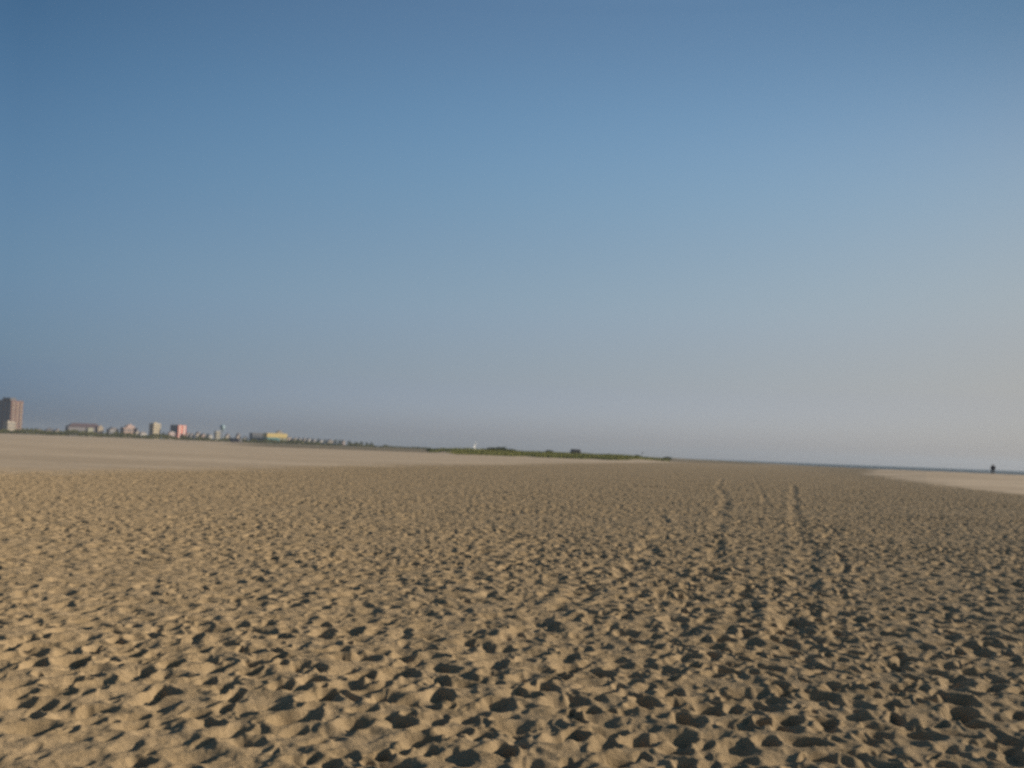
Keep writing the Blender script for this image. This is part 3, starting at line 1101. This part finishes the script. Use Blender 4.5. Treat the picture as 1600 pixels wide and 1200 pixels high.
bmesh.ops.delete(bm, geom=[q for q in bm.verts if q.co.y < -.055 * k and q.co.z < 1.70 * k or q.co.z < 1.60 * k], context='VERTS')
link_mesh('hair', bm, paint('dark_hair', (0.02, 0.015, 0.012), 0.6), person, True)

# ------------------------------------------------------------------ air
bm = bmesh.new()
box(bm, -9600, 9600, -9600, 9600, -6.5, 82)
hz, nt, b = new_mat('haze_air')
nt.nodes.remove(b)
pv = N(nt, 'ShaderNodeVolumePrincipled')
pv.inputs['Color'].default_value = (0.43, 0.51, 0.61, 1)
pv.inputs['Density'].default_value = 0.00011
pv.inputs['Anisotropy'].default_value = 0.3
nt.links.new(pv.outputs[0], nt.nodes['Material Output'].inputs['Volume'])
haze = link_mesh('haze', bm, hz)
haze['kind'] = 'stuff'

# ------------------------------------------------------------------ light
SUN_EL, SUN_AZ = 18.0, 85.0         # low sun on the right, clockwise from the view direction
w = bpy.data.worlds.new('World')
scene.world = w
w.use_nodes = True
nt = w.node_tree
bg = nt.nodes['Background']
sky = N(nt, 'ShaderNodeTexSky')
sky.sky_type = 'NISHITA'
sky.sun_disc = False
sky.sun_elevation = R(SUN_EL)
sky.sun_rotation = R(SUN_AZ)
sky.air_density, sky.dust_density, sky.ozone_density = 1.0, 1.0, 2.0
# the evening air: dustier and greyer low down, deeper blue away from the sun (a correction by direction only)
SKY_EL = [1.5, 4.0, 8.0, 13.0, 18.0, 24.0]
SKY_GAIN = [[[0.305, 0.432, 0.845], [0.378, 0.466, 0.701], [0.493, 0.586, 0.716], [0.527, 0.67, 0.773], [0.475, 0.659, 0.766], [0.376, 0.575, 0.687]], [[1.1, 1.152, 1.758], [1.009, 0.954, 1.196], [1.163, 1.091, 1.135], [1.203, 1.262, 1.25], [1.192, 1.397, 1.417], [1.174, 1.31, 1.346]], [[0.65, 0.66, 0.914], [0.716, 0.623, 0.697], [0.907, 0.755, 0.704], [0.996, 0.905, 0.82], [0.869, 0.896, 0.866], [0.536, 0.7, 0.743]]]
tc = N(nt, 'ShaderNodeTexCoord').outputs['Generated']
sx = N(nt, 'ShaderNodeSeparateXYZ')
nt.links.new(tc, sx.inputs[0])
elev = math_n(nt, 'ARCSINE', sx.outputs[2])
ef = math_n(nt, 'DIVIDE', elev, R(25.0), clamp=True)
azf = N(nt, 'ShaderNodeMapRange')
azf.inputs[1].default_value, azf.inputs[2].default_value = R(-27), R(27)
nt.links.new(math_n(nt, 'ARCTAN2', sx.outputs[0], sx.outputs[1]), azf.inputs[0])


def gain_ramp(rows):
    cr = N(nt, 'ShaderNodeValToRGB')
    cr.color_ramp.interpolation = 'CARDINAL'
    el = cr.color_ramp.elements
    while len(el) < len(rows):
        el.new(0.5)
    for e_, d_, c_ in zip(el, SKY_EL, rows):
        e_.position = d_ / 25.0
    for e_, c_ in zip(el, rows):
        e_.color = (c_[0] / 2, c_[1] / 2, c_[2] / 2, 1)
    nt.links.new(ef, cr.inputs[0])
    return cr.outputs[0]


gl, gc, gr = (gain_ramp(r_) for r_ in SKY_GAIN)
g1 = mixc(nt, azf.outputs[0], gl, gc)          # quadratic blend round the horizon, no crease
g2 = mixc(nt, azf.outputs[0], gc, gr)
g2 = mixc(nt, azf.outputs[0], g1, g2)
vm = N(nt, 'ShaderNodeVectorMath', operation='MULTIPLY')
nt.links.new(sky.outputs[0], vm.inputs[0])
nt.links.new(g2, vm.inputs[1])
vs = N(nt, 'ShaderNodeVectorMath', operation='SCALE')
vs.inputs['Scale'].default_value = 2.0
nt.links.new(vm.outputs[0], vs.inputs[0])
nt.links.new(vs.outputs[0], bg.inputs[0])
bg.inputs[1].default_value = 0.08

sd = bpy.data.lights.new('sun', 'SUN')
sd.energy, sd.angle, sd.color = 4.6, R(0.9), (1.0, 0.87, 0.70)
so = bpy.data.objects.new('sun', sd)
col.objects.link(so)
dv = Vector((math.sin(R(SUN_AZ)) * math.cos(R(SUN_EL)), math.cos(R(SUN_AZ)) * math.cos(R(SUN_EL)), math.sin(R(SUN_EL))))
so.rotation_euler = dv.to_track_quat('Z', 'Y').to_euler()

# ------------------------------------------------------------------ output
scene.render.engine = 'CYCLES'
scene.view_settings.view_transform = 'Standard'
scene.view_settings.look = 'None'
scene.view_settings.exposure = 0.6
scene.view_settings.gamma = 1.0
scene.cycles.use_denoising = False      # the fine grain of the samples stays, as in the photograph
scene.cycles.max_bounces = 5
scene.cycles.volume_bounces = 1
scene.render.resolution_x, scene.render.resolution_y = 1024, 768
